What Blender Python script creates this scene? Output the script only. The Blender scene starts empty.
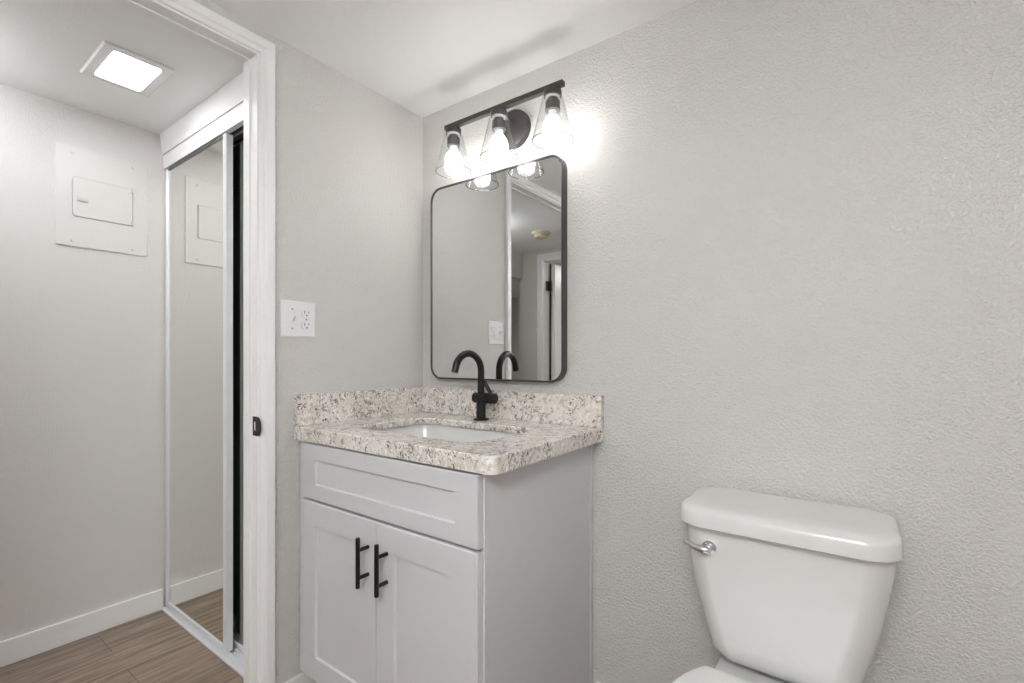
import bpy, bmesh, math
from mathutils import Vector, Matrix
PI = math.pi
S = bpy.context.scene
COL = S.collection

# ---------------------------------------------------------------- camera, world, exposure
FPX, HORIZON, YAW = 477.66, 358.6, 0.93886151
CAM = (1.431, -1.344, 1.13)
cd = bpy.data.cameras.new('camera')
cam = bpy.data.objects.new('camera', cd)
COL.objects.link(cam)
cd.sensor_width = 36.0
cd.lens = 36.0 * FPX / 1024
cd.shift_y = (HORIZON - 341.5) / 1024
cd.clip_start = 0.02
fw = Vector((-math.cos(YAW), math.sin(YAW), 0))
cam.location = CAM
cam.rotation_euler = fw.to_track_quat('-Z', 'Y').to_euler()
S.camera = cam

S.view_settings.view_transform = 'Standard'
S.view_settings.look = 'None'
S.view_settings.gamma = 1
S.view_settings.use_curve_mapping = False
S.view_settings.exposure = 0.27
w = bpy.data.worlds.new('world'); S.world = w
w.use_nodes = True
w.node_tree.nodes['Background'].inputs[0].default_value = (1, 1, 1, 1)
w.node_tree.nodes['Background'].inputs[1].default_value = 0.05

# light the lamps give off (surface radiance; bath, hall drum and bedroom lamps are added fill)
BULB, BATH_FILL, HALL_PANEL, HALL_FILL, BEDROOM_FILL = 24.0, 25.0, 21.0, 23.0, 10.0
try:
    S.cycles.max_bounces = 14; S.cycles.diffuse_bounces = 8; S.cycles.glossy_bounces = 6
    S.cycles.transparent_max_bounces = 16
except Exception:
    pass


# ---------------------------------------------------------------- materials
def lin(c):
    return tuple(((v / 255) / 12.92 if v <= 10 else (((v / 255) + .055) / 1.055) ** 2.4) for v in c) + (1,)

def mat(name, col, rough=.5, metal=0., spec=.5, coat=0.):
    m = bpy.data.materials.new(name); m.use_nodes = True
    b = m.node_tree.nodes['Principled BSDF']
    b.inputs['Base Color'].default_value = lin(col)
    b.inputs['Roughness'].default_value = rough
    b.inputs['Metallic'].default_value = metal
    b.inputs['Specular IOR Level'].default_value = spec
    b.inputs['Coat Weight'].default_value = coat
    return m

def nd(m, kind, **kw):
    n = m.node_tree.nodes.new(kind)
    for k, v in kw.items():
        if k in n.inputs: n.inputs[k].default_value = v
        else: setattr(n, k, v)
    return n

def lk(m, a, b): m.node_tree.links.new(a, b)
def bsdf(m): return m.node_tree.nodes['Principled BSDF']

def ramp(m, fac, stops):
    r = nd(m, 'ShaderNodeValToRGB')
    e = r.color_ramp.elements
    while len(e) < len(stops): e.new(.5)
    for el, (p, c) in zip(e, stops):
        el.position = p; el.color = c if len(c) == 4 else lin(c)
    lk(m, fac, r.inputs[0])
    return r.outputs[0]

def mixc(m, fac, a, b):
    n = nd(m, 'ShaderNodeMix', data_type='RGBA')
    lk(m, fac, n.inputs[0])
    for s, v in ((n.inputs[6], a), (n.inputs[7], b)):
        if isinstance(v, tuple): s.default_value = v
        else: lk(m, v, s)
    return n.outputs[2]

def coords(m, scale=(1, 1, 1)):
    t = nd(m, 'ShaderNodeNewGeometry')
    mp = nd(m, 'ShaderNodeMapping'); mp.inputs['Scale'].default_value = scale
    lk(m, t.outputs['Position'], mp.inputs[0])
    return mp.outputs[0]

def noise(m, vec, scale, detail=2., rough=.5, dist=0.):
    n = nd(m, 'ShaderNodeTexNoise'); n.inputs['Scale'].default_value = scale
    n.inputs['Detail'].default_value = detail; n.inputs['Roughness'].default_value = rough
    n.inputs['Distortion'].default_value = dist
    lk(m, vec, n.inputs['Vector'])
    return n.outputs[0]

def bump(m, h, strength, dist):
    b = nd(m, 'ShaderNodeBump'); b.inputs['Strength'].default_value = strength
    b.inputs['Distance'].default_value = dist
    lk(m, h, b.inputs['Height']); lk(m, b.outputs[0], bsdf(m).inputs['Normal'])

def wall_paint(name, col, amount, rough=.42, scale=105):
    m = mat(name, col, rough, spec=.45)
    v = coords(m)
    a = noise(m, v, scale, 2.5, .55, .6)
    h = ramp(m, a, [(.42, (0, 0, 0, 1)), (.62, (1, 1, 1, 1))])
    bump(m, h, amount, .0025)
    return m

M = {}
M['wall'] = wall_paint('textured_wall_paint', (214, 212, 208), .82, .40, 150)
M['hall_wall'] = wall_paint('hall_wall_paint', (214, 211, 209), .4, .45, 170)
M['ceiling'] = wall_paint('ceiling_paint', (238, 238, 238), .10, .6, 120)
M['trim'] = mat('white_trim_paint', (235, 234, 234), .28)
M['cabinet'] = mat('white_cabinet_lacquer', (205, 204, 206), .38)
M['dark_gap'] = mat('cabinet_carcass_shadow_line', (150, 148, 148), .6)
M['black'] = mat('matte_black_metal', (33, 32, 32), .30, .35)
M['bronze'] = mat('dark_bronze_metal', (80, 76, 76), .38, .5)
M['porcelain'] = mat('white_porcelain', (215, 214, 212), .09, spec=.55, coat=.4)
M['seat'] = mat('white_seat_plastic', (229, 228, 227), .18)
M['chrome'] = mat('polished_chrome', (225, 225, 228), .08, 1.)
M['aluminium'] = mat('satin_white_aluminium', (224, 225, 228), .3, .2)
M['plastic'] = mat('white_plate_plastic', (232, 231, 232), .25)
M['slot'] = mat('outlet_slot_dark', (70, 66, 62), .6)
M['screw'] = mat('dull_screw_metal', (165, 162, 158), .4, .8)
M['track'] = mat('steel_track', (120, 123, 124), .35, .8)
M['backing'] = mat('dark_mirror_backing', (95, 102, 98), .5)
M['beige'] = mat('aged_beige_plastic', (205, 198, 168), .4)
M['rubber'] = mat('grey_rubber', (92, 90, 88), .7)
M['panel'] = wall_paint('painted_steel_cover', (214, 211, 209), .10, .4)

def mirror_mat(name, col, rough):
    return mat(name, col, rough, 1.)
M['mirror'] = mirror_mat('silvered_mirror', (228, 230, 229), .004)
M['closet_mirror'] = mirror_mat('aged_closet_mirror', (238, 240, 232), .006)

def emis(name, col, s):
    m = mat(name, (240, 240, 238), .4)
    b = bsdf(m); b.inputs['Emission Color'].default_value = col; b.inputs['Emission Strength'].default_value = s
    return m
M['bulb'] = emis('lit_frosted_bulb', (1, .985, .965, 1), BULB)
M['hall_diffuser'] = emis('lit_hall_diffuser', (.955, .975, 1, 1), HALL_PANEL)
M['hall_fill'] = emis('hall_fill_glow', (.955, .975, 1, 1), HALL_FILL)  # this and the next two glow on added fill lamps
M['bath_fill'] = emis('bath_fill_glow', (.945, .97, 1, 1), BATH_FILL)
M['bedroom_fill'] = emis('bedroom_fill_glow', (1, .99, .98, 1), BEDROOM_FILL)

def glass_mat():
    m = bpy.data.materials.new('clear_thin_glass'); m.use_nodes = True
    nt = m.node_tree; nt.nodes.remove(nt.nodes['Principled BSDF'])
    out = nt.nodes['Material Output']
    tr = nd(m, 'ShaderNodeBsdfTransparent'); gl = nd(m, 'ShaderNodeBsdfGlossy')
    gl.inputs['Roughness'].default_value = .03
    lw = nd(m, 'ShaderNodeLayerWeight'); lw.inputs['Blend'].default_value = .5
    tint = ramp(m, lw.outputs['Facing'], [(.0, (.99, .993, .993, 1)), (.8, (.96, .965, .965, 1)), (1., (.55, .57, .57, 1))])
    lk(m, tint, tr.inputs[0])
    fac = ramp(m, lw.outputs['Facing'], [(0., (.03, .03, .03, 1)), (.75, (.10, .10, .10, 1)), (1., (.5, .5, .5, 1))])
    mx = nd(m, 'ShaderNodeMixShader')
    lk(m, fac, mx.inputs[0]); lk(m, tr.outputs[0], mx.inputs[1]); lk(m, gl.outputs[0], mx.inputs[2])
    lk(m, mx.outputs[0], out.inputs[0])
    return m
M['glass'] = glass_mat()
def rim_mat():
    m = bpy.data.materials.new('polished_glass_edge'); m.use_nodes = True
    nt = m.node_tree; nt.nodes.remove(nt.nodes['Principled BSDF'])
    tr = nd(m, 'ShaderNodeBsdfTransparent'); tr.inputs[0].default_value = (.6, .62, .62, 1)
    gl = nd(m, 'ShaderNodeBsdfGlossy'); gl.inputs['Roughness'].default_value = .1
    mx = nd(m, 'ShaderNodeMixShader'); mx.inputs[0].default_value = .12
    lk(m, tr.outputs[0], mx.inputs[1]); lk(m, gl.outputs[0], mx.inputs[2]); lk(m, mx.outputs[0], nt.nodes['Material Output'].inputs[0])
    return m
M['glass_rim'] = rim_mat()

def granite():
    m = mat('speckled_cream_granite', (222, 212, 203), .16, spec=.5)
    v = coords(m)
    base = ramp(m, noise(m, v, 10, 4, .6, .4), [(.35, (228, 224, 218)), (.55, (222, 214, 205)), (.75, (206, 195, 185))])
    n1 = noise(m, v, 40, 5, .68, .6)
    c1 = mixc(m, ramp(m, n1, [(.53, (0, 0, 0, 1)), (.63, (1, 1, 1, 1))]), base, lin((180, 176, 173)))
    wh = ramp(m, noise(m, coords(m, (1.3, 1, .9)), 62, 3, .6), [(.56, (0, 0, 0, 1)), (.62, (1, 1, 1, 1))])
    c2 = mixc(m, wh, c1, lin((238, 236, 232)))
    tan = ramp(m, noise(m, v, 70, 3, .5), [(.62, (0, 0, 0, 1)), (.70, (1, 1, 1, 1))])
    c2 = mixc(m, tan, c2, lin((190, 170, 156)))
    # dark mineral clusters: thin squiggles where a fine ridge noise meets a broad mask
    mask = ramp(m, noise(m, v, 17, 3, .6, 1.), [(.40, (0, 0, 0, 1)), (.55, (1, 1, 1, 1))])
    fine = noise(m, v, 105, 5, .68, 1.2)
    sp = ramp(m, fine, [(.535, (0, 0, 0, 1)), (.60, (1, 1, 1, 1))])
    mul = nd(m, 'ShaderNodeMath', operation='MULTIPLY'); lk(m, mask, mul.inputs[0]); lk(m, sp, mul.inputs[1])
    c3 = mixc(m, mul.outputs[0], c2, lin((60, 59, 62)))
    few = ramp(m, noise(m, v, 88, 3, .55, .5), [(.68, (0, 0, 0, 1)), (.72, (1, 1, 1, 1))])
    c4 = mixc(m, few, c3, lin((96, 90, 88)))
    # a few long thin veins
    vn = noise(m, v, 3.6, 4, .6, 1.4)
    ab = nd(m, 'ShaderNodeMath', operation='SUBTRACT'); ab.inputs[1].default_value = .5; lk(m, vn, ab.inputs[0])
    a2 = nd(m, 'ShaderNodeMath', operation='ABSOLUTE'); lk(m, ab.outputs[0], a2.inputs[0])
    line = ramp(m, a2.outputs[0], [(0., (.85, .85, .85, 1)), (.0045, (.5, .5, .5, 1)), (.009, (0, 0, 0, 1))])
    brk = ramp(m, noise(m, v, 28, 3, .6), [(.42, (0, 0, 0, 1)), (.52, (1, 1, 1, 1))])
    vm = nd(m, 'ShaderNodeMath', operation='MULTIPLY'); lk(m, line, vm.inputs[0]); lk(m, brk, vm.inputs[1])
    c5 = mixc(m, vm.outputs[0], c4, lin((82, 74, 74)))
    lk(m, c5, bsdf(m).inputs['Base Color'])
    return m
M['granite'] = granite()

def plank_floor():
    m = mat('brown_vinyl_plank', (128, 112, 99), .38, spec=.4)
    v = coords(m)
    mp = nd(m, 'ShaderNodeMapping'); mp.inputs['Rotation'].default_value = (0, 0, PI / 2)
    lk(m, v, mp.inputs[0])
    br = nd(m, 'ShaderNodeTexBrick'); lk(m, mp.outputs[0], br.inputs['Vector'])
    br.inputs['Color1'].default_value = (0, 0, 0, 1); br.inputs['Color2'].default_value = (1, 1, 1, 1)
    br.inputs['Mortar'].default_value = (.5, .5, .5, 1)
    br.inputs['Scale'].default_value = 1; br.inputs['Mortar Size'].default_value = .0012
    br.inputs['Brick Width'].default_value = 1.22; br.inputs['Row Height'].default_value = .18
    br.offset = .37
    g = noise(m, coords(m, (22, 1.6, 1)), 2.4, 6, .62, .5)
    c = ramp(m, g, [(.3, (98, 83, 72)), (.5, (133, 116, 102)), (.72, (160, 143, 128))])
    hs = nd(m, 'ShaderNodeHueSaturation'); lk(m, c, hs.inputs['Color'])
    val = nd(m, 'ShaderNodeMapRange'); val.inputs['To Min'].default_value = .86; val.inputs['To Max'].default_value = 1.1
    lk(m, br.outputs['Color'], val.inputs[0]); lk(m, val.outputs[0], hs.inputs['Value'])
    c2 = mixc(m, br.outputs['Fac'], hs.outputs[0], lin((84, 72, 63)))
    lk(m, c2, bsdf(m).inputs['Base Color'])
    bump(m, g, .08, .001)
    return m
M['floor'] = plank_floor()


# ---------------------------------------------------------------- mesh helpers (all in world metres)
def box(bm, x0, x1, y0, y1, z0, z1, bev=0., seg=2):
    t = bmesh.new()
    bmesh.ops.create_cube(t, size=1)
    for v in t.verts:
        v.co = Vector(((x0 + x1) / 2 + v.co.x * (x1 - x0), (y0 + y1) / 2 + v.co.y * (y1 - y0), (z0 + z1) / 2 + v.co.z * (z1 - z0)))
    if bev: bmesh.ops.bevel(t, geom=t.edges[:], offset=bev, segments=seg, profile=.5, affect='EDGES')
    join(bm, t)

def join(bm, t):
    me = bpy.data.meshes.new('tmp'); t.to_mesh(me); t.free()
    bm.from_mesh(me); bpy.data.meshes.remove(me)

def loft(bm, loops, cap0=True, cap1=True, closed=True):
    rows = [[bm.verts.new(p) for p in L] for L in loops]
    n = len(rows[0])
    for a, b in zip(rows, rows[1:]):
        for i in range(n if closed else n - 1):
            j = (i + 1) % n
            bm.faces.new((a[i], a[j], b[j], b[i]))
    if cap0: bm.faces.new(rows[0][::-1])
    if cap1: bm.faces.new(rows[-1])
    return rows

def rr(cx, cy, w, h, r, n=6):
    """rounded rectangle, 2-D; r a radius or four radii (++, -+, --, +-)"""
    rs = r if isinstance(r, (list, tuple)) else [r] * 4
    out = []
    for k, (sx, sy) in enumerate(((1, 1), (-1, 1), (-1, -1), (1, -1))):
        q = max(rs[k], 1e-5)
        ox, oy = cx + sx * (w / 2 - q), cy + sy * (h / 2 - q)
        for i in range(n + 1):
            a = PI / 2 * (k + i / n)
            out.append((ox + q * math.cos(a), oy + q * math.sin(a)))
    return out

def XZ(pts, y): return [(p[0], y, p[1]) for p in pts]
def XY(pts, z): return [(p[0], p[1], z) for p in pts]
def YZ(pts, x): return [(x, p[0], p[1]) for p in pts]

def tube(bm, path, r, n=14, caps=True):
    path = [Vector(p) for p in path]
    rs = r if isinstance(r, (list, tuple)) else [r] * len(path)
    loops = []
    up = None
    for i, p in enumerate(path):
        d = (path[min(i + 1, len(path) - 1)] - path[max(i - 1, 0)]).normalized()
        if up is None:
            up = d.orthogonal().normalized()
        up = (up - d * up.dot(d)).normalized()
        s = d.cross(up)
        loops.append([p + (up * math.cos(2 * PI * k / n) + s * math.sin(2 * PI * k / n)) * rs[i] for k in range(n)])
    loft(bm, loops, caps, caps)

def lathe(bm, c, prof, n=32, axis='Z', cap0=False, cap1=False):
    """prof: (radius, height) pairs about an axis through c"""
    loops = []
    for r, h in prof:
        L = []
        for k in range(n):
            a = 2 * PI * k / n
            u, v = r * math.cos(a), r * math.sin(a)
            L.append({'Z': (c[0] + u, c[1] + v, c[2] + h), 'Y': (c[0] + u, c[1] + h, c[2] + v), 'X': (c[0] + h, c[1] + u, c[2] + v)}[axis])
        loops.append(L)
    loft(bm, loops, cap0, cap1)

ORIGIN = {}

def obj(name, bm, m, parent=None, smooth=35):
    bmesh.ops.remove_doubles(bm, verts=bm.verts, dist=1e-6)
    bmesh.ops.recalc_face_normals(bm, faces=bm.faces)
    me = bpy.data.meshes.new(name)
    if parent is not None:
        o0 = ORIGIN[parent.name]
    else:
        xs = [v.co.x for v in bm.verts]; ys = [v.co.y for v in bm.verts]; zs = [v.co.z for v in bm.verts]
        o0 = Vector(((min(xs) + max(xs)) / 2, (min(ys) + max(ys)) / 2, min(zs)))
    bmesh.ops.translate(bm, verts=bm.verts, vec=-o0)
    bm.to_mesh(me); bm.free()
    me.materials.append(M[m] if isinstance(m, str) else m)
    if smooth:
        for p in me.polygons: p.use_smooth = True
        me.set_sharp_from_angle(angle=math.radians(smooth))
    o = bpy.data.objects.new(name, me); COL.objects.link(o)
    if smooth:
        wn = o.modifiers.new('weighted_normals', 'WEIGHTED_NORMAL'); wn.keep_sharp = True; wn.weight = 80
    ORIGIN[o.name] = o0
    if parent is not None: o.parent = parent
    else: o.location = o0
    return o

def tag(o, label, cat, group=None):
    o['label'] = label; o['category'] = cat
    if group: o['group'] = group
    return o

def thing(name, loc, label, cat, group=None):
    o = bpy.data.objects.new(name, None); COL.objects.link(o)
    o.location = loc; o.empty_display_size = .05
    ORIGIN[o.name] = Vector(loc)
    return tag(o, label, cat, group)

def struct(name, bm, m, smooth=35):
    o = obj(name, bm, m, None, smooth); o['kind'] = 'structure'
    return o

def B(*boxes, bev=0.):
    bm = bmesh.new()
    for b in boxes: box(bm, *b, bev=bev)
    return bm


# ---------------------------------------------------------------- the setting
BC, HC = 2.103, 2.14          # bathroom and hall ceiling heights
BF = .03                      # bathroom floor level above the hall floor
WT = -.075                    # hall side of the door wall
DY0, DY1 = -1.385, -.655      # door opening between the jambs
DH = 2.024                    # door opening height
XR, YB = 2.75, -2.35          # bathroom right and back walls
CY = -.53                     # closet front
FX = -1.12                    # hall far wall
EY = -2.5                     # hall end wall

struct('floor', B((-3.6, WT - .0, -5.2, .25, -.06, 0), (WT, XR + .1, YB - .1, .1, -.06, BF)), 'floor', 0)
struct('ceiling', B((0, XR, YB, 0, BC, BC + .1)), 'ceiling', 0)
struct('ceiling_hall', B((-3.6, WT, -5.2, .25, HC, HC + .08), (WT, .6, -5.2, YB - .1, HC, HC + .08)), 'ceiling', 0)
struct('wall_mirror_side', B((WT, XR + .1, 0, .1, 0, 2.3)), 'wall', 0)
struct('wall_door_side', B((WT, 0, DY1 + .02, 0, BF, HC), (WT, 0, YB, DY0 - .02, BF, HC), (WT, 0, DY0 - .02, DY1 + .02, DH + .02, HC)), 'wall', 0)
struct('wall_right', B((XR, XR + .1, YB - .1, 0, BF, HC)), 'wall', 0)
struct('wall_back', B((WT, XR, YB - .1, YB, BF, HC)), 'wall', 0)
struct('wall_hall', B((FX - .1, FX, -2.05, .15, 0, HC)), 'hall_wall', 0)
struct('wall_hall_end', B((-1.26, -1.005, EY - .11, EY, 0, HC), (-1.005, -.245, EY - .11, EY, 2.065, HC), (-.245, WT, EY - .11, EY, 0, HC)), 'wall', 0)
struct('wall_closet', B((FX, WT, .15, .25, 0, HC)), 'wall', 0)
struct('trim_9', B((-1.26, FX - .1, EY, -2.05, 1.90, HC)), 'wall', 0)
struct('wall_bedroom', B((-3.6, .6, -5.2, -5.1, 0, HC), (-3.6, -3.5, -5.1, .25, 0, HC), (.5, .6, -5.1, YB - .1, 0, HC), (-3.5, FX - .1, -.3, -.2, 0, HC)), 'wall', 0)

# closet head: sloping upper board and fascia below it, one groove between
bm = bmesh.new()
for prof in ([(CY - .016, HC), (CY - .006, 2.051), (CY + .03, 2.051), (CY + .03, HC)],
             [(CY - .003, 2.048), (CY, 1.988), (CY + .02, 1.988), (CY + .02, 2.048)]):
    loft(bm, [YZ(prof, FX), YZ(prof, WT)])
struct('trim_1', bm, 'trim', 0)

# door frame: jambs, stops, casings both sides, head pieces
def casing_profile(a, b, x0, sgn):
    # a = inner edge, b = outer edge (distance coordinates), built flat then bevelled inside
    d = 1 if b > a else -1
    return [(a, 0), (a, .006), (a + d * .004, .009), (a + d * .011, .0105), (a + d * .016, .016), (b - d * .002, .016), (b, .013), (b, 0)], x0, sgn

def casing(name, side_x, sgn, yl, yr, zt, z0, wdt, zoff=None):
    """three-sided mitred casing about an opening in an x = const wall"""
    bm = bmesh.new()
    prof, _, _ = casing_profile(0, wdt, 0, 1)
    loops = []
    for (y, z, dy, dz) in ((yr, z0, 1, 0), (yr, zt, 1, 1), (yl, zt, -1, 1), (yl, z0, -1, 0)):
        loops.append([(side_x + sgn * h, y + dy * u, z + dz * u) for u, h in prof])
    loft(bm, loops)
    return struct(name, bm, 'trim', 25)

casing('trim_2', 0, 1, DY0 - .006, DY1 + .006, DH + .006, BF, .041)
casing('trim_3', WT, -1, DY0 - .006, DY1 + .006, DH + .006, 0, .046)
bm = bmesh.new()
box(bm, WT, 0, DY1, DY1 + .02, BF, DH + .02); box(bm, WT, 0, DY0 - .02, DY0, BF, DH + .02); box(bm, WT, 0, DY0, DY1, DH, DH + .02)
box(bm, WT, -.040, DY1 - .004, DY1, BF, DH); box(bm, WT, -.040, DY0, DY0 + .004, BF, DH)
box(bm, WT, -.040, DY0 + .004, DY1 - .004, DH - .004, DH)
struct('trim_4', bm, 'trim', 0)

def board(bm, x0, x1, y0, y1, z0, z1): box(bm, x0, x1, y0, y1, z0, z1, .003)
bm = bmesh.new(); board(bm, FX, FX + .013, -2.05, CY - .004, 0, .092); struct('baseboard_hall', bm, 'trim')
bm = bmesh.new(); board(bm, .768, XR, -.013, 0, BF, .137); struct('baseboard_mirror_side', bm, 'trim')
bm = bmesh.new(); board(bm, 0, .013, -.600, -.462, BF, .137); struct('baseboard_door_side', bm, 'trim')

# ---------------------------------------------------------------- hall end: bedroom door and its frame (seen in the mirror)
bm = bmesh.new()
prof, _, _ = casing_profile(0, .06, 0, 1)
loft(bm, [[(x + dx * u, EY + h, z + dz * u) for u, h in prof] for (x, z, dx, dz) in ((-.98, 0, -1, 0), (-.98, 2.05, -1, 1), (-.27, 2.05, 1, 1), (-.27, 0, 1, 0))])
struct('trim_5', bm, 'trim', 25)
bm = bmesh.new()
box(bm, -1.005, -.985, EY - .11, EY, 0, 2.065); box(bm, -.265, -.245, EY - .11, EY, 0, 2.065); box(bm, -.985, -.265, EY - .11, EY, 2.045, 2.065)
struct('trim_6', bm, 'trim', 25)
bm = bmesh.new()
dx0, dx1 = -.962, -.927
DYa, DYb = EY - .84, EY - .125
box(bm, dx0, dx1, DYa, DYb, .012, 2.03, .002)
for z0, z1 in ((.25, .95), (1.15, 1.88)):
    for ya, yb in ((DYa + .1, DYa + .31), (DYa + .40, DYa + .61)):
        c = ((ya + yb) / 2, (z0 + z1) / 2)
        L = [YZ(rr(c[0], c[1], yb - ya, z1 - z0, .002, 1), dx1 - .001), YZ(rr(c[0], c[1], yb - ya - .03, z1 - z0 - .03, .002, 1), dx1 + .006),
             YZ(rr(c[0], c[1], yb - ya - .06, z1 - z0 - .06, .002, 1), dx1 + .006)]
        loft(bm, L, False, True)
door = struct('door_1', bm, 'trim', 25)
h = bmesh.new(); box(h, -.9848, -.972, EY - .1235, EY - .117, .02, 2.04); obj('hinge_gap_shade', h, 'black', door)  # black strip in place of the shade in the hinge gap
for z in (.25, 1.82):
    h = bmesh.new()
    tube(h, [(-.965, EY - .104, z - .05), (-.965, EY - .104, z + .05)], .012, 10)
    box(h, -.9845, -.975, EY - .112, EY - .05, z - .045, z + .045)
    obj('hinge', h, 'black', door)
h = bmesh.new()
lathe(h, (dx1, DYa + .06, .95), [(.03, 0), (.03, .008), (.012, .012), (.012, .035), (.026, .045), (.028, .058), (.018, .068)], 20, 'X', True, True)
obj('door_knob', h, 'black', door)

t = thing('smoke_detector', (-.64, -1.93, HC), 'round beige smoke detector on hall ceiling, seen only in the vanity mirror', 'smoke detector')
bm = bmesh.new(); lathe(bm, (-.64, -1.93, HC), [(.072, 0), (.074, -.012), (.066, -.02)], 36, 'Z', True, True); obj('base', bm, 'beige', t)
bm = bmesh.new(); lathe(bm, (-.64, -1.93, HC - .02), [(.055, 0), (.055, -.008), (.06, -.012), (.05, -.024), (.02, -.027)], 36, 'Z', True, True); obj('cover', bm, 'beige', t)

# ---------------------------------------------------------------- ceiling lamps: the hall panel, plus added fill lights
def panel_light(name, label, x0, x1, y0, y1, zc, mdiff, border, group=None, drop=.006):
    t = thing(name, ((x0 + x1) / 2, (y0 + y1) / 2, zc), label, 'ceiling light', group)
    cx, cy, W, H = (x0 + x1) / 2, (y0 + y1) / 2, x1 - x0, y1 - y0
    bm = bmesh.new()
    loft(bm, [XY(rr(cx, cy, W, H, .008), zc), XY(rr(cx, cy, W, H, .008), zc - .002), XY(rr(cx, cy, W - .010, H - .010, .006), zc - .006),
              XY(rr(cx, cy, W - 2 * border, H - 2 * border, .01), zc - .006), XY(rr(cx, cy, W - 2 * border, H - 2 * border, .01), zc - .001)], True, False)
    obj('trim_frame', bm, 'plastic', t)
    bm = bmesh.new()
    loft(bm, [XY(rr(cx, cy, W - 2 * border - .002, H - 2 * border - .002, .01), zc - .001), XY(rr(cx, cy, W - 2 * border - .002, H - 2 * border - .002, .01), zc - .007)], True, True)
    obj('diffuser', bm, mdiff, t)
    return t
panel_light('ceiling_light', 'square white hall ceiling light with a glowing diffuser', -.79, -.503, -.887, -.688, HC, 'hall_diffuser', .033)
t = thing('ceiling_light', (-.86, -1.40, HC), 'added unseen drum fill light on the hall ceiling left of the doorway', 'ceiling light')  # added out of view to brighten the hall
bm = bmesh.new(); lathe(bm, (-.86, -1.40, HC), [(.135, 0), (.135, -.016), (.128, -.018)], 40, 'Z', True, True); obj('fill_lamp_canopy', bm, 'plastic', t)
bm = bmesh.new(); lathe(bm, (-.86, -1.40, HC - .018), [(.122, -.0005), (.125, -.01), (.122, -.055), (.11, -.066), (.06, -.070)], 40, 'Z', True, True); obj('diffuser', bm, 'hall_fill', t)
LX, LYY = 1.50, -1.98
t = thing('ceiling_light', (LX, LYY, BC), 'added unseen semi-flush drum fill light in the bathroom behind the camera', 'ceiling light')  # added behind the camera as fill for the bathroom
bm = bmesh.new(); lathe(bm, (LX, LYY, BC), [(.07, 0), (.07, -.018), (.06, -.024), (.012, -.026), (.012, -.085)], 32, 'Z', True, True); obj('fill_lamp_canopy', bm, 'plastic', t)
bm = bmesh.new(); lathe(bm, (LX, LYY, BC - .085), [(.02, -.0002), (.235, -.0002), (.245, -.008), (.245, -.125), (.235, -.133), (.02, -.137)], 48, 'Z', True, True); obj('fill_drum', bm, 'bath_fill', t)
panel_light('ceiling_light', 'added wide ceiling fill panel in the room beyond the hall end door', -1.2, 0, -4.3, -3.3, HC, 'bedroom_fill', .03)  # added to light the room past the end door

# ---------------------------------------------------------------- electrical panel on the hall wall
t = thing('electrical_panel', (FX, -.742, 1.58), 'flat wall-coloured electrical panel cover with a small latched door', 'electrical panel')
bm = bmesh.new()
c, R4 = (-.744, 1.7805), [.003, .014, .014, .003]
P6 = lambda w_, h_, x: YZ(rr(-.743, 1.782, w_, h_, .003, 6), x)
Q6 = lambda x: YZ(rr(c[0], c[1], .1985, .1605, R4, 6), x)
loft(bm, [P6(.298, .404, FX), P6(.298, .404, FX + .004), P6(.294, .400, FX + .005), Q6(FX + .005), Q6(FX + .0005)])
obj('cover_plate', bm, 'panel', t)
bm = bmesh.new()
c, R4 = (-.744, 1.7805), [.003, .014, .014, .003]
loft(bm, [YZ(rr(c[0], c[1] + .0005, .1935, .156, R4), FX + .0008), YZ(rr(c[0], c[1] + .0005, .1935, .156, R4), FX + .0075), YZ(rr(c[0], c[1] + .0005, .1905, .153, R4), FX + .0085)])
d = obj('panel_door', bm, 'panel', t)
bm = bmesh.new(); loft(bm, [YZ(rr(-.8105, 1.777, .036, .026, .003, 3), FX + .0095), YZ(rr(-.8105, 1.777, .036, .026, .003, 3), FX + .0125), YZ(rr(-.8105, 1.777, .030, .014, .003, 3), FX + .015)]); obj('latch', bm, 'panel', d)
for z in (1.712, 1.852):
    bm = bmesh.new(); tube(bm, [(FX + .0105, -.648, z - .008), (FX + .0105, -.648, z + .008)], .005, 10); obj('hinge', bm, 'panel', d)
for y, z in ((-.842, 1.955), (-.645, 1.955), (-.842, 1.602), (-.645, 1.602)):
    bm = bmesh.new(); lathe(bm, (FX + .005, y, z), [(.006, 0), (.005, .002), (.002, .003)], 14, 'X', True, True); obj('screw', bm, 'panel', t)

# ---------------------------------------------------------------- closet: tracks and two mirrored sliding doors
bm = bmesh.new()
pf = [(CY - .012, 0), (CY - .012, .007), (CY - .008, .009), (CY - .002, .009), (CY, .004), (CY + .012, .004), (CY + .014, .015), (CY + .017, .015), (CY + .019, .004),
      (CY + .036, .004), (CY + .038, .012), (CY + .05, .012), (CY + .052, .004), (CY + .064, .004), (CY + .064, 0)]
loft(bm, [YZ(pf, FX), YZ(pf, WT)])
struct('trim_7', bm, 'aluminium', 25)
bm = bmesh.new()
for a, b in ((CY + .031, CY + .033), (CY + .036, CY + .038), (CY + .078, CY + .081)): box(bm, FX, WT, a, b, 1.975, 1.998)
box(bm, FX, WT, CY + .02, CY + .081, 1.998, 2.004)
struct('trim_8', bm, 'track', 0)

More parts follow.
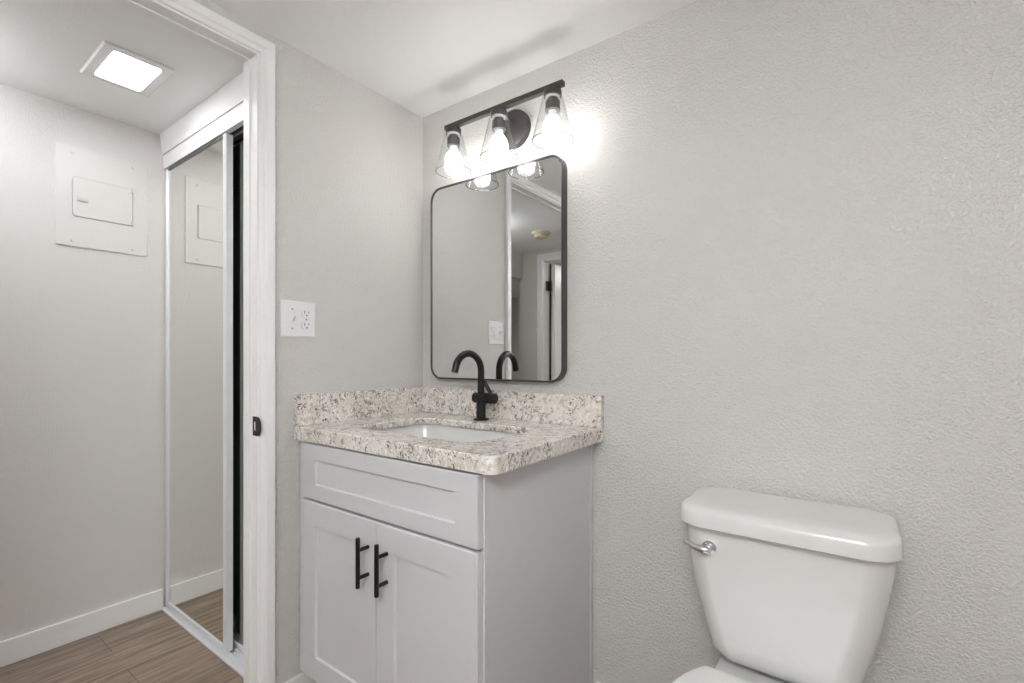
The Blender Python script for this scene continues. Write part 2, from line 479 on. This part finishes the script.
def mirror_door(label, x0, x1, y0, lw, rw):
    """frame front at y0, 24 mm deep"""
    t = thing('sliding_closet_door', ((x0 + x1) / 2, y0 + .012, .014), label, 'closet door', None)
    z0, z1, dp = .0175, 1.984, .025
    bm = bmesh.new(); box(bm, x0 + .004, x1 - .004, y0 + .006, y0 + .010, z0 + .01, z1 - .005); obj('mirror_panel', bm, 'closet_mirror', t, 0)
    bm = bmesh.new(); box(bm, x0 + .004, x1 - .004, y0 + .0105, y0 + .014, z0 + .01, z1 - .005); obj('backing_board', bm, 'backing', t, 0)
    for xa, wd in ((x0, lw), (x1 - rw, rw)):
        bm = bmesh.new()
        c = xa + wd / 2
        prof = [(xa, y0 + dp), (xa, y0 + .003), (xa + .003, y0), (xa + wd * .42, y0), (xa + wd * .5, y0 + .002), (xa + wd * .58, y0), (xa + wd - .003, y0), (xa + wd, y0 + .003), (xa + wd, y0 + dp)]
        loft(bm, [XY(prof, z0), XY(prof, z1)])
        obj('stile', bm, 'aluminium', t, 25)
    bm = bmesh.new(); box(bm, x0 + lw, x1 - rw, y0 + .001, y0 + .016, z0, z0 + .016, .002); obj('bottom_rail', bm, 'aluminium', t)
    bm = bmesh.new(); box(bm, x0 + lw, x1 - rw, y0 + .001, y0 + .016, z1 - .007, z1, .001); obj('shaded_top_rail', bm, 'track', t)  # dark colour puts the shadow under the fascia into the rail
    for xw in (x0 + .10, x1 - .10):
        bm = bmesh.new()
        box(bm, xw - .022, xw + .022, y0 + .0155, y0 + .0185, z0 + .01, z0 + .085, .001)
        lathe(bm, (xw, y0 + .0185, z0 + .045), [(.012, 0), (.012, .003), (.005, .0035)], 16, 'Y', True, True)
        obj('roller_bracket', bm, 'screw', t)
    return t
mirror_door('front mirrored sliding closet door in white frame beside the hall wall', FX + .006, -.508, CY + .004, .026, .028)
mirror_door('rear mirrored sliding closet door mostly hidden behind the door jamb', -.80, WT - .006, CY + .042, .028, .028)

# ---------------------------------------------------------------- door strike
t = thing('strike_plate', (0, DY1, .93), 'black D-shaped strike plate on white door jamb', 'strike plate')
bm = bmesh.new()
o = rr(.001, .9315, .046, .056, [.022, .003, .003, .022], 6)
hole = rr(-.0105, .9315, .010, .026, .002, 6)
yf, yk = DY1 - .0022, DY1 - .0002
loft(bm, [XZ(hole, yk), XZ(o, yk), XZ(o, yf), XZ(hole, yf), XZ(hole, yk)], False, False)
obj('plate', bm, 'black', t, 25)
bm = bmesh.new(); box(bm, -.0153, -.0057, DY1 - .0012, DY1 - .0002, .9187, .9443); obj('latch_pocket', bm, 'trim', t)

# ---------------------------------------------------------------- switch and outlet plate
t = thing('switch_plate', (0, -.528, 1.2), 'white two-gang plate with toggle switch and duplex outlet beside the doorway', 'switch plate')
bm = bmesh.new()
loft(bm, [YZ(rr(-.528, 1.2535, .114, .113, .003, 3), .0002), YZ(rr(-.528, 1.2535, .114, .113, .003, 3), .002), YZ(rr(-.528, 1.2535, .105, .104, .003, 3), .0062)])
pl = obj('plate', bm, 'plastic', t)
bm = bmesh.new(); box(bm, .0063, .0075, -.5555, -.5465, 1.2415, 1.2655); sw = obj('toggle_bezel', bm, 'plastic', t)
bm = bmesh.new()
loft(bm, [[(.0075, -.5545, 1.246), (.0075, -.5475, 1.246), (.0075, -.5475, 1.261), (.0075, -.5545, 1.261)],
          [(.0205, -.5540, 1.2585), (.0205, -.5480, 1.2585), (.0185, -.5480, 1.2685), (.0185, -.5540, 1.2685)]])
obj('toggle', bm, 'plastic', sw, 0)
for zc in (1.273, 1.2345):
    bm = bmesh.new()
    def face(r): return [(-.505 + max(-.0165, min(.0165, r * math.cos(a))), zc + max(-.0125, min(.0125, r * math.sin(a)))) for a in [2 * PI * k / 32 for k in range(32)]]
    loft(bm, [YZ(face(.0172), .0062), YZ(face(.0172), .0088), YZ([(p[0] * .97 - .505 * .03, p[1] * .97 + zc * .03) for p in face(.0172)], .0094)])
    rc = obj('receptacle', bm, 'plastic', t)
    bm = bmesh.new()
    box(bm, .0091, .0097, -.5130, -.5108, zc + .000, zc + .0085); box(bm, .0091, .0097, -.4995, -.4973, zc + .001, zc + .0075)
    lathe(bm, (.0091, -.505, zc - .0065), [(.0024, 0), (.0024, .0006)], 12, 'X', True, True)
    obj('slots', bm, 'slot', rc)
for y, z in ((-.551, 1.2835), (-.551, 1.2235), (-.505, 1.2537)):
    bm = bmesh.new(); lathe(bm, (.0062, y, z), [(.0032, 0), (.0028, .001), (.001, .0013)], 12, 'X', True, True); obj('screw', bm, 'screw', t)

# ---------------------------------------------------------------- vanity cabinet
CX0, CX1, CF = .003, .757, -.525       # box
FY = -.545                            # face of doors
CB, CT = .150, .878
t = thing('vanity_cabinet', ((CX0 + CX1) / 2, -.26, BF), 'white shaker vanity cabinet with one drawer front and two doors', 'cabinet')
bm = bmesh.new()
box(bm, CX0, CX0 + .016, CF + .018, -.002, CB, CT, .0008); box(bm, CX1 - .016, CX1, CF + .018, -.002, CB, CT, .0008)
box(bm, CX0 + .016, CX1 - .016, CF + .018, -.004, CB + .002, CB + .018); box(bm, CX0 + .016, CX1 - .016, -.012, -.004, CB + .018, CT)
box(bm, CX0, CX1, CF, CF + .0185, CB, CT, .001)
obj('cabinet_box', bm, 'cabinet', t)
bm = bmesh.new(); box(bm, CX0 + .001, CX1 - .001, -.445, -.004, BF, CB, .001); obj('toe_kick', bm, 'cabinet', t)
bm = bmesh.new(); box(bm, CX1, CX1 + .004, -.020, -.002, BF, CT, .0015); obj('scribe_strip', bm, 'cabinet', t)

def shaker(bm, x0, x1, z0, z1, rail, railz=None):
    railz = railz or rail
    cx, cz, W, H = (x0 + x1) / 2, (z0 + z1) / 2, x1 - x0, z1 - z0
    k = lambda d, y, e=None: XZ(rr(cx, cz, W - 2 * d, H - 2 * (d if e is None else e), .0005, 1), y)
    loft(bm, [k(0, CF - .0005), k(0, FY + .002), k(.002, FY), k(rail, FY, railz), k(rail + .003, FY + .0065, railz + .003)], True, True)
dr = bmesh.new(); shaker(dr, .052, .7525, .709, .873, .069, .045); obj('drawer_front', dr, 'cabinet', t, 20)
for (x0, x1, hx) in ((.050, .4025, .3725), (.4055, .7515, .449)):
    bm = bmesh.new(); shaker(bm, x0, x1, .171, .7015, .069)
    d = obj('door', bm, 'cabinet', t, 20)
    bm = bmesh.new()
    tube(bm, [(hx, FY - .033, .532), (hx, FY - .033, .533), (hx, FY - .033, .662), (hx, FY - .033, .663)], [.005, .006, .006, .005], 14)
    for z in (.5575, .630): tube(bm, [(hx, FY + .0005, z), (hx, FY - .033, z)], .0052, 12)
    obj('handle', bm, 'black', d)
    d.children[0]['label'] = 'matte black bar handle'

# ---------------------------------------------------------------- granite countertop with backsplashes
TZ, TB = .919, .879
TX, TY = .795, -.545
tc = thing('countertop', (.396, -.268, TB), 'speckled cream granite vanity countertop with upstands along both walls', 'countertop')
bm = bmesh.new()
SX, SY, SW, SH, SR = .405, -.295, .49, .30, .06
def outl(d): return rr((.0005 + TX) / 2, (TY - .0005) / 2, TX - .0005 - 2 * d, -TY - .0005 - 2 * d, [.003, .003, .004, .022], 5)
TS = TZ - .020                        # slab is 20 mm, its front and side edges are built up
rows = [XY(outl(.03), TS), XY(outl(.03), TB), XY(outl(.0), TB), XY(outl(0), TZ - .004), XY(outl(.0012), TZ - .0012), XY(outl(.004), TZ)]
R = loft(bm, rows, False, False)
hole = rr(SX, SY, SW, SH, SR, 8)
hole2 = rr(SX, SY, SW + .006, SH + .006, SR + .003, 8)
Hh = loft(bm, [XY(hole2, TZ), XY(hole, TZ - .003), XY(hole, TS)], False, False)
def fill(a, b):
    es = []
    for L in (a, b):
        for i in range(len(L)):
            e = bm.edges.get((L[i], L[(i + 1) % len(L)])) or bm.edges.new((L[i], L[(i + 1) % len(L)]))
            es.append(e)
    bmesh.ops.triangle_fill(bm, use_beauty=True, use_dissolve=False, edges=es)
fill(R[5], Hh[0]); fill(R[0], Hh[2])
obj('slab', bm, 'granite', tc, 25)
bm = bmesh.new(); box(bm, .0005, TX + .001, -.0205, -.0005, TZ + .0002, 1.017, .0015); obj('backsplash', bm, 'granite', tc, 25)
bm = bmesh.new(); box(bm, .0005, .0205, TY + .001, -.0207, TZ + .0002, 1.017, .0015); obj('side_splash', bm, 'granite', tc, 25)

# ---------------------------------------------------------------- undermount basin
TU = TS + .0006
t = thing('sink_basin', (SX, SY, .75), 'white undermount basin set in the granite vanity top', 'sink')
bm = bmesh.new()
sec = [(.028, .05, TU - .001), (.014, .0, TU - .001), (.010, .0, TU - .006), (.002, .0, TU - .03), (-.02, 0, TU - .095), (-.045, .0, TU - .122), (-.10, .0, TU - .134), (-.19, 0, TU - .138)]
loops = []
for d, _, z in sec:
    loops.append(XY(rr(SX, SY, max(SW + 2 * d, .10), max(SH + 2 * d, .05), max(min(SR + d, .09), .024), 8), z))
loft(bm, loops, False, True)
out = [XY(rr(SX, SY, SW + 2 * d, SH + 2 * d, r, 8), z) for d, r, z in ((.028, .09, TU - .001), (.028, .09, TU - .012), (.016, .075, TU - .016), (-.01, .06, TU - .11), (-.06, .05, TU - .148), (-.09, .04, TU - .15))]
loft(bm, out, False, True)
obj('basin', bm, 'porcelain', t, 40)
bm = bmesh.new(); lathe(bm, (SX, SY, TU - .1378), [(.031, 0), (.031, .002), (.026, .0035), (.02, .001)], 28, 'Z', True, True); obj('drain', bm, 'black', t)

# ---------------------------------------------------------------- faucet
FXX, FYY = .371, -.077
t = thing('faucet', (FXX, FYY, TZ), 'matte black gooseneck faucet on the granite vanity top', 'faucet')
bm = bmesh.new(); lathe(bm, (FXX, FYY, TZ + .0002), [(.027, 0), (.027, .004), (.025, .0055), (.0175, .006), (.0165, .008), (.0165, .066)], 32, 'Z', True, True); obj('body', bm, 'black', t)
bm = bmesh.new()
zc = TZ + .0755
lathe(bm, (FXX + .004, FYY, zc), [(.013, -.034), (.0170, -.0328), (.0185, -.030), (.0185, .023), (.0175, .0235), (.0175, .0255), (.0185, .026), (.0185, .055), (.0172, .0575), (.012, .058)], 32, 'X', True, True)
obj('valve_body', bm, 'black', t)
bm = bmesh.new()
r0 = .0585; zs = 1.0885; sx, sy = -math.sin(math.radians(5.5)), -math.cos(math.radians(5.5))
path = [(FXX, FYY, zc + .015), (FXX, FYY, 1.04), (FXX, FYY, zs)]
for k in range(1, 21):
    a = PI * k / 20 * .93
    q = r0 - r0 * math.cos(a); path.append((FXX + sx * q, FYY + sy * q, zs + r0 * math.sin(a)))
l = Vector(path[-1]) + (Vector(path[-1]) - Vector(path[-2])).normalized() * .018
path.append(tuple(l))
tube(bm, path, .0118, 20)
obj('spout', bm, 'black', t, 50)
bm = bmesh.new()
tube(bm, [(FXX + .046, FYY, zc + .010), (FXX + .039, FYY, zc + .021), (FXX + .017, FYY, zc + .0545), (FXX + .0155, FYY, zc + .057)], [.0072, .0072, .0066, .004], 12)
obj('lever', bm, 'black', t)

# ---------------------------------------------------------------- wall mirror
t = thing('wall_mirror', (.37, -.015, 1.055), 'rounded rectangular mirror in thin black frame above the vanity', 'mirror')
mx0, mx1, mz0, mz1 = .074, .668, 1.052, 1.787
cx, cz, W, H = (mx0 + mx1) / 2, (mz0 + mz1) / 2, mx1 - mx0, mz1 - mz0
bm = bmesh.new()
k = lambda d, y: XZ(rr(cx, cz, W - 2 * d, H - 2 * d, .05 - d, 10), y)
loft(bm, [k(.0065, -.001), k(0, -.001), k(0, -.0285), k(.001, -.0295), k(.0055, -.0295), k(.0065, -.0285), k(.0065, -.001)], False, False)
obj('frame', bm, 'bronze', t, 30)
bm = bmesh.new(); loft(bm, [k(.0066, -.022), k(.0066, -.026)]); obj('mirror_glass', bm, 'mirror', t, 20)

# ---------------------------------------------------------------- three-lamp vanity light
LY, LZ = -.105, 1.9515
t = thing('vanity_light', (.468, -.01, 1.86), 'dark bronze vanity light with three clear glass shades above the mirror', 'wall light')
bm = bmesh.new(); lathe(bm, (.461, -.0005, 1.921), [(.066, 0), (.066, -.012), (.063, -.02), (.05, -.0235), (.02, -.025), (.004, -.0252)], 40, 'Y', True, True); obj('backplate', bm, 'bronze', t)
bm = bmesh.new()
tube(bm, [(.461, -.022, 1.940), (.461, -.055, 1.950), (.461, LY + .009, LZ)], .0085, 12)
obj('arm', bm, 'bronze', t)
bm = bmesh.new(); box(bm, .231, .7145, LY - .009, LY + .009, LZ - .008, LZ + .008, .0012); obj('bar', bm, 'bronze', t)
for lx in (.268, .4705, .6765):
    bm = bmesh.new()
    lathe(bm, (lx, LY, LZ - .0082), [(.020, 0), (.0265, -.003), (.0275, -.006), (.0275, -.021), (.015, -.0215), (.015, -.036), (.0225, -.0365), (.0225, -.064), (.019, -.065)], 28, 'Z', True, True)
    so = obj('lamp_socket', bm, 'bronze', t)
    bm = bmesh.new()
    z0 = LZ - .0300; prof = []
    outer = [(.023, -.0005), (.030, -.002), (.0325, -.006), (.063, -.130)]
    inner = [(.0608, -.130), (.0303, -.007), (.0290, -.0045), (.023, -.003)]
    lathe(bm, (lx, LY, z0), outer + [(.0630, -.1312), (.0608, -.1312)] + inner, 48, 'Z')
    bmesh.ops.remove_doubles(bm, verts=bm.verts, dist=1e-6)
    sh = obj('glass_shade', bm, 'glass', t, 30)
    bm = bmesh.new()
    lathe(bm, (lx, LY, z0), [(.0633, -.1314), (.0637, -.1326), (.0622, -.1335), (.0606, -.1326), (.0608, -.1314), (.0633, -.1314)], 48, 'Z')
    obj('rim', bm, 'glass_rim', sh, 0)
    bm = bmesh.new()
    lathe(bm, (lx, LY, z0), [(.0158, .0002), (.0225, .0002), (.0225, -.0052), (.0158, -.0052), (.0158, .0002)], 28, 'Z')
    obj('glass_glint_ring', bm, 'plastic', so, 0)  # white ring in place of light refracted in the glass top edge
    bm = bmesh.new()
    lathe(bm, (lx, LY, LZ - .0762), [(.0135, .006), (.0145, -.004), (.017, -.016)], 24, 'Z', True, False)
    nk = obj('bulb_neck', bm, 'plastic', so)
    bm = bmesh.new()
    prof = [(.0172, -.0165), (.0235, -.026), (.0285, -.037), (.0305, -.048), (.030, -.058), (.0265, -.069), (.020, -.077), (.011, -.082), (.002, -.0835)]
    lathe(bm, (lx, LY, LZ - .0762), prof, 28, 'Z', False, True)
    obj('bulb', bm, 'bulb', so, 60)

# ---------------------------------------------------------------- toilet
def sup(cx, cy, hw, hd0, hd1, n, m=48, bow=0.):
    """superellipse loop; hd0 = front half depth, hd1 = back half depth"""
    out = []
    for k in range(m):
        a = 2 * PI * k / m
        c, s = math.cos(a), math.sin(a)
        x = hw * math.copysign(abs(c) ** (2 / n), c); y = math.copysign(abs(s) ** (2 / n), s)
        out.append((cx + x, cy + (y * hd1 if y > 0 else y * hd0)))
    return out
TXC = 1.2872
t = thing('toilet', (TXC, -.35, BF), 'white two-piece toilet with chrome flush lever against the wall', 'toilet')
# tank
prof = [(.448, .120, .066), (.4485, .131, .074), (.455, .1395, .082), (.472, .146, .0865), (.50, .153, .0885), (.55, .166, .090), (.60, .179, .091), (.66, .1895, .0915), (.71, .197, .092), (.75, .2005, .0925)]
bm = bmesh.new()
def sect(hw, hd, z, cyb=-.024, rf=.055, rb=.018):
    W, Dp = 2 * hw, 2 * hd
    cy = cyb - hd
    pts = rr(TXC, cy, W, Dp, [rb, rb, min(rf, hd * .95), min(rf, hd * .95)], 8)
    res = []
    for x, y in pts:   # gentle bow of the front face
        if y < cy: y -= .013 * (1 - min(1, ((x - TXC) / hw) ** 2))
        res.append((x, y, z))
    return res
loft(bm, [sect(hw, hd, z) for z, hw, hd in prof])
tank = obj('tank', bm, 'porcelain', t, 50)
bm = bmesh.new()
def lid(d, z): return sect(.2085 - d, .109 - d, z, -.014 - d * .3, .062, .03)
loft(bm, [lid(.010, .7505), lid(.003, .751), lid(0, .754), lid(.0, .766), lid(.001, .781), lid(.0035, .788), (lid(.009, .793)), lid(.018, .7955), lid(.04, .7968)])
obj('tank_lid', bm, 'porcelain', t, 50)
# lever
bm = bmesh.new()
hx, hy, hz = 1.154, -.2105, .705
lathe(bm, (hx, hy + .006, hz), [(.0165, 0), (.0165, -.008), (.0145, -.011), (.009, -.012), (.0085, -.022)], 24, 'Y', True, True)
lv = obj('lever_escutcheon', bm, 'chrome', t)
bm = bmesh.new()
tube(bm, [(hx + .007, hy - .021, hz - .002), (hx, hy - .023, hz), (hx - .012, hy - .025, hz + .001), (hx - .025, hy - .026, hz + .003), (hx - .038, hy - .024, hz + .007), (hx - .048, hy - .021, hz + .010), (hx - .051, hy - .020, hz + .011)],
     [.006, .0100, .0085, .0062, .0058, .006, .0035], 14)
obj('flush_lever', bm, 'chrome', t, 60)
# bowl with deck
bm = bmesh.new()
def egg(hw, yf, yb, z, n=2.25):
    cy = yb - (yb - yf) * .42
    return XY(sup(TXC, cy, hw, cy - yf, yb - cy, n), z)
loft(bm, [egg(.115, -.60, -.14, BF, 2.6), egg(.112, -.595, -.142, BF + .03, 2.6), egg(.095, -.55, -.16, .12), egg(.098, -.56, -.15, .20), egg(.135, -.63, -.15, .29), egg(.170, -.685, -.16, .36),
          egg(.181, -.705, -.165, .395), egg(.181, -.705, -.165, .413), egg(.172, -.697, -.17, .417), egg(.13, -.65, -.22, .415), egg(.115, -.60, -.25, .36), egg(.07, -.5, -.3, .27)])
obj('bowl', bm, 'porcelain', t, 50)
bm = bmesh.new()
def deck(hw, y0, y1, z, r=.03): return XY(rr(TXC, (y0 + y1) / 2, 2 * hw, y1 - y0, r, 6), z)
loft(bm, [deck(.085, -.25, -.06, .25), deck(.10, -.255, -.045, .34), deck(.122, -.26, -.035, .40), deck(.126, -.262, -.033, .425), deck(.123, -.259, -.036, .431), deck(.115, -.25, -.045, .4325)])
obj('deck', bm, 'porcelain', t, 50)
bm = bmesh.new(); loft(bm, [XY(rr(TXC, -.095, .20, .10, .03), .4327), XY(rr(TXC, -.095, .20, .10, .03), .4478)]); obj('tank_gasket', bm, 'rubber', t)
def seatloop(d, z, flat=-.230):
    pts = sup(TXC, -.42, .188 - d, .29 - d, .25 - d, 2.35, 64)
    res = []
    for x, y in pts:
        if y > flat - d: y = flat - d
        res.append((x, y, z))
    return res
def seatring(z0, z1, d):
    bm = bmesh.new()
    inn = [XY(sup(TXC, -.44, .115, .20, .16, 2.2, 64), z) for z in (z0, z1)]
    loft(bm, [inn[0], seatloop(d + .002, z0), seatloop(d, z0 + .003), seatloop(d, z1 - .004), seatloop(d + .004, z1), inn[1], inn[0]], False, False)
    return bm
obj('seat', seatring(.4185, .4335, .004), 'seat', t, 50)
bm = bmesh.new()
loft(bm, [seatloop(.006, .4345), seatloop(.001, .436), seatloop(0, .440), seatloop(.001, .447), seatloop(.006, .4505), seatloop(.02, .4525), seatloop(.06, .4535)])
obj('seat_lid', bm, 'seat', t, 50)
for s in (-.075, .075):
    bm = bmesh.new(); loft(bm, [XY(rr(TXC + s, -.2435, .034, .022, .008, 4), .4328), XY(rr(TXC + s, -.2435, .034, .022, .008, 4), .4340)]); obj('hinge', bm, 'seat', t)
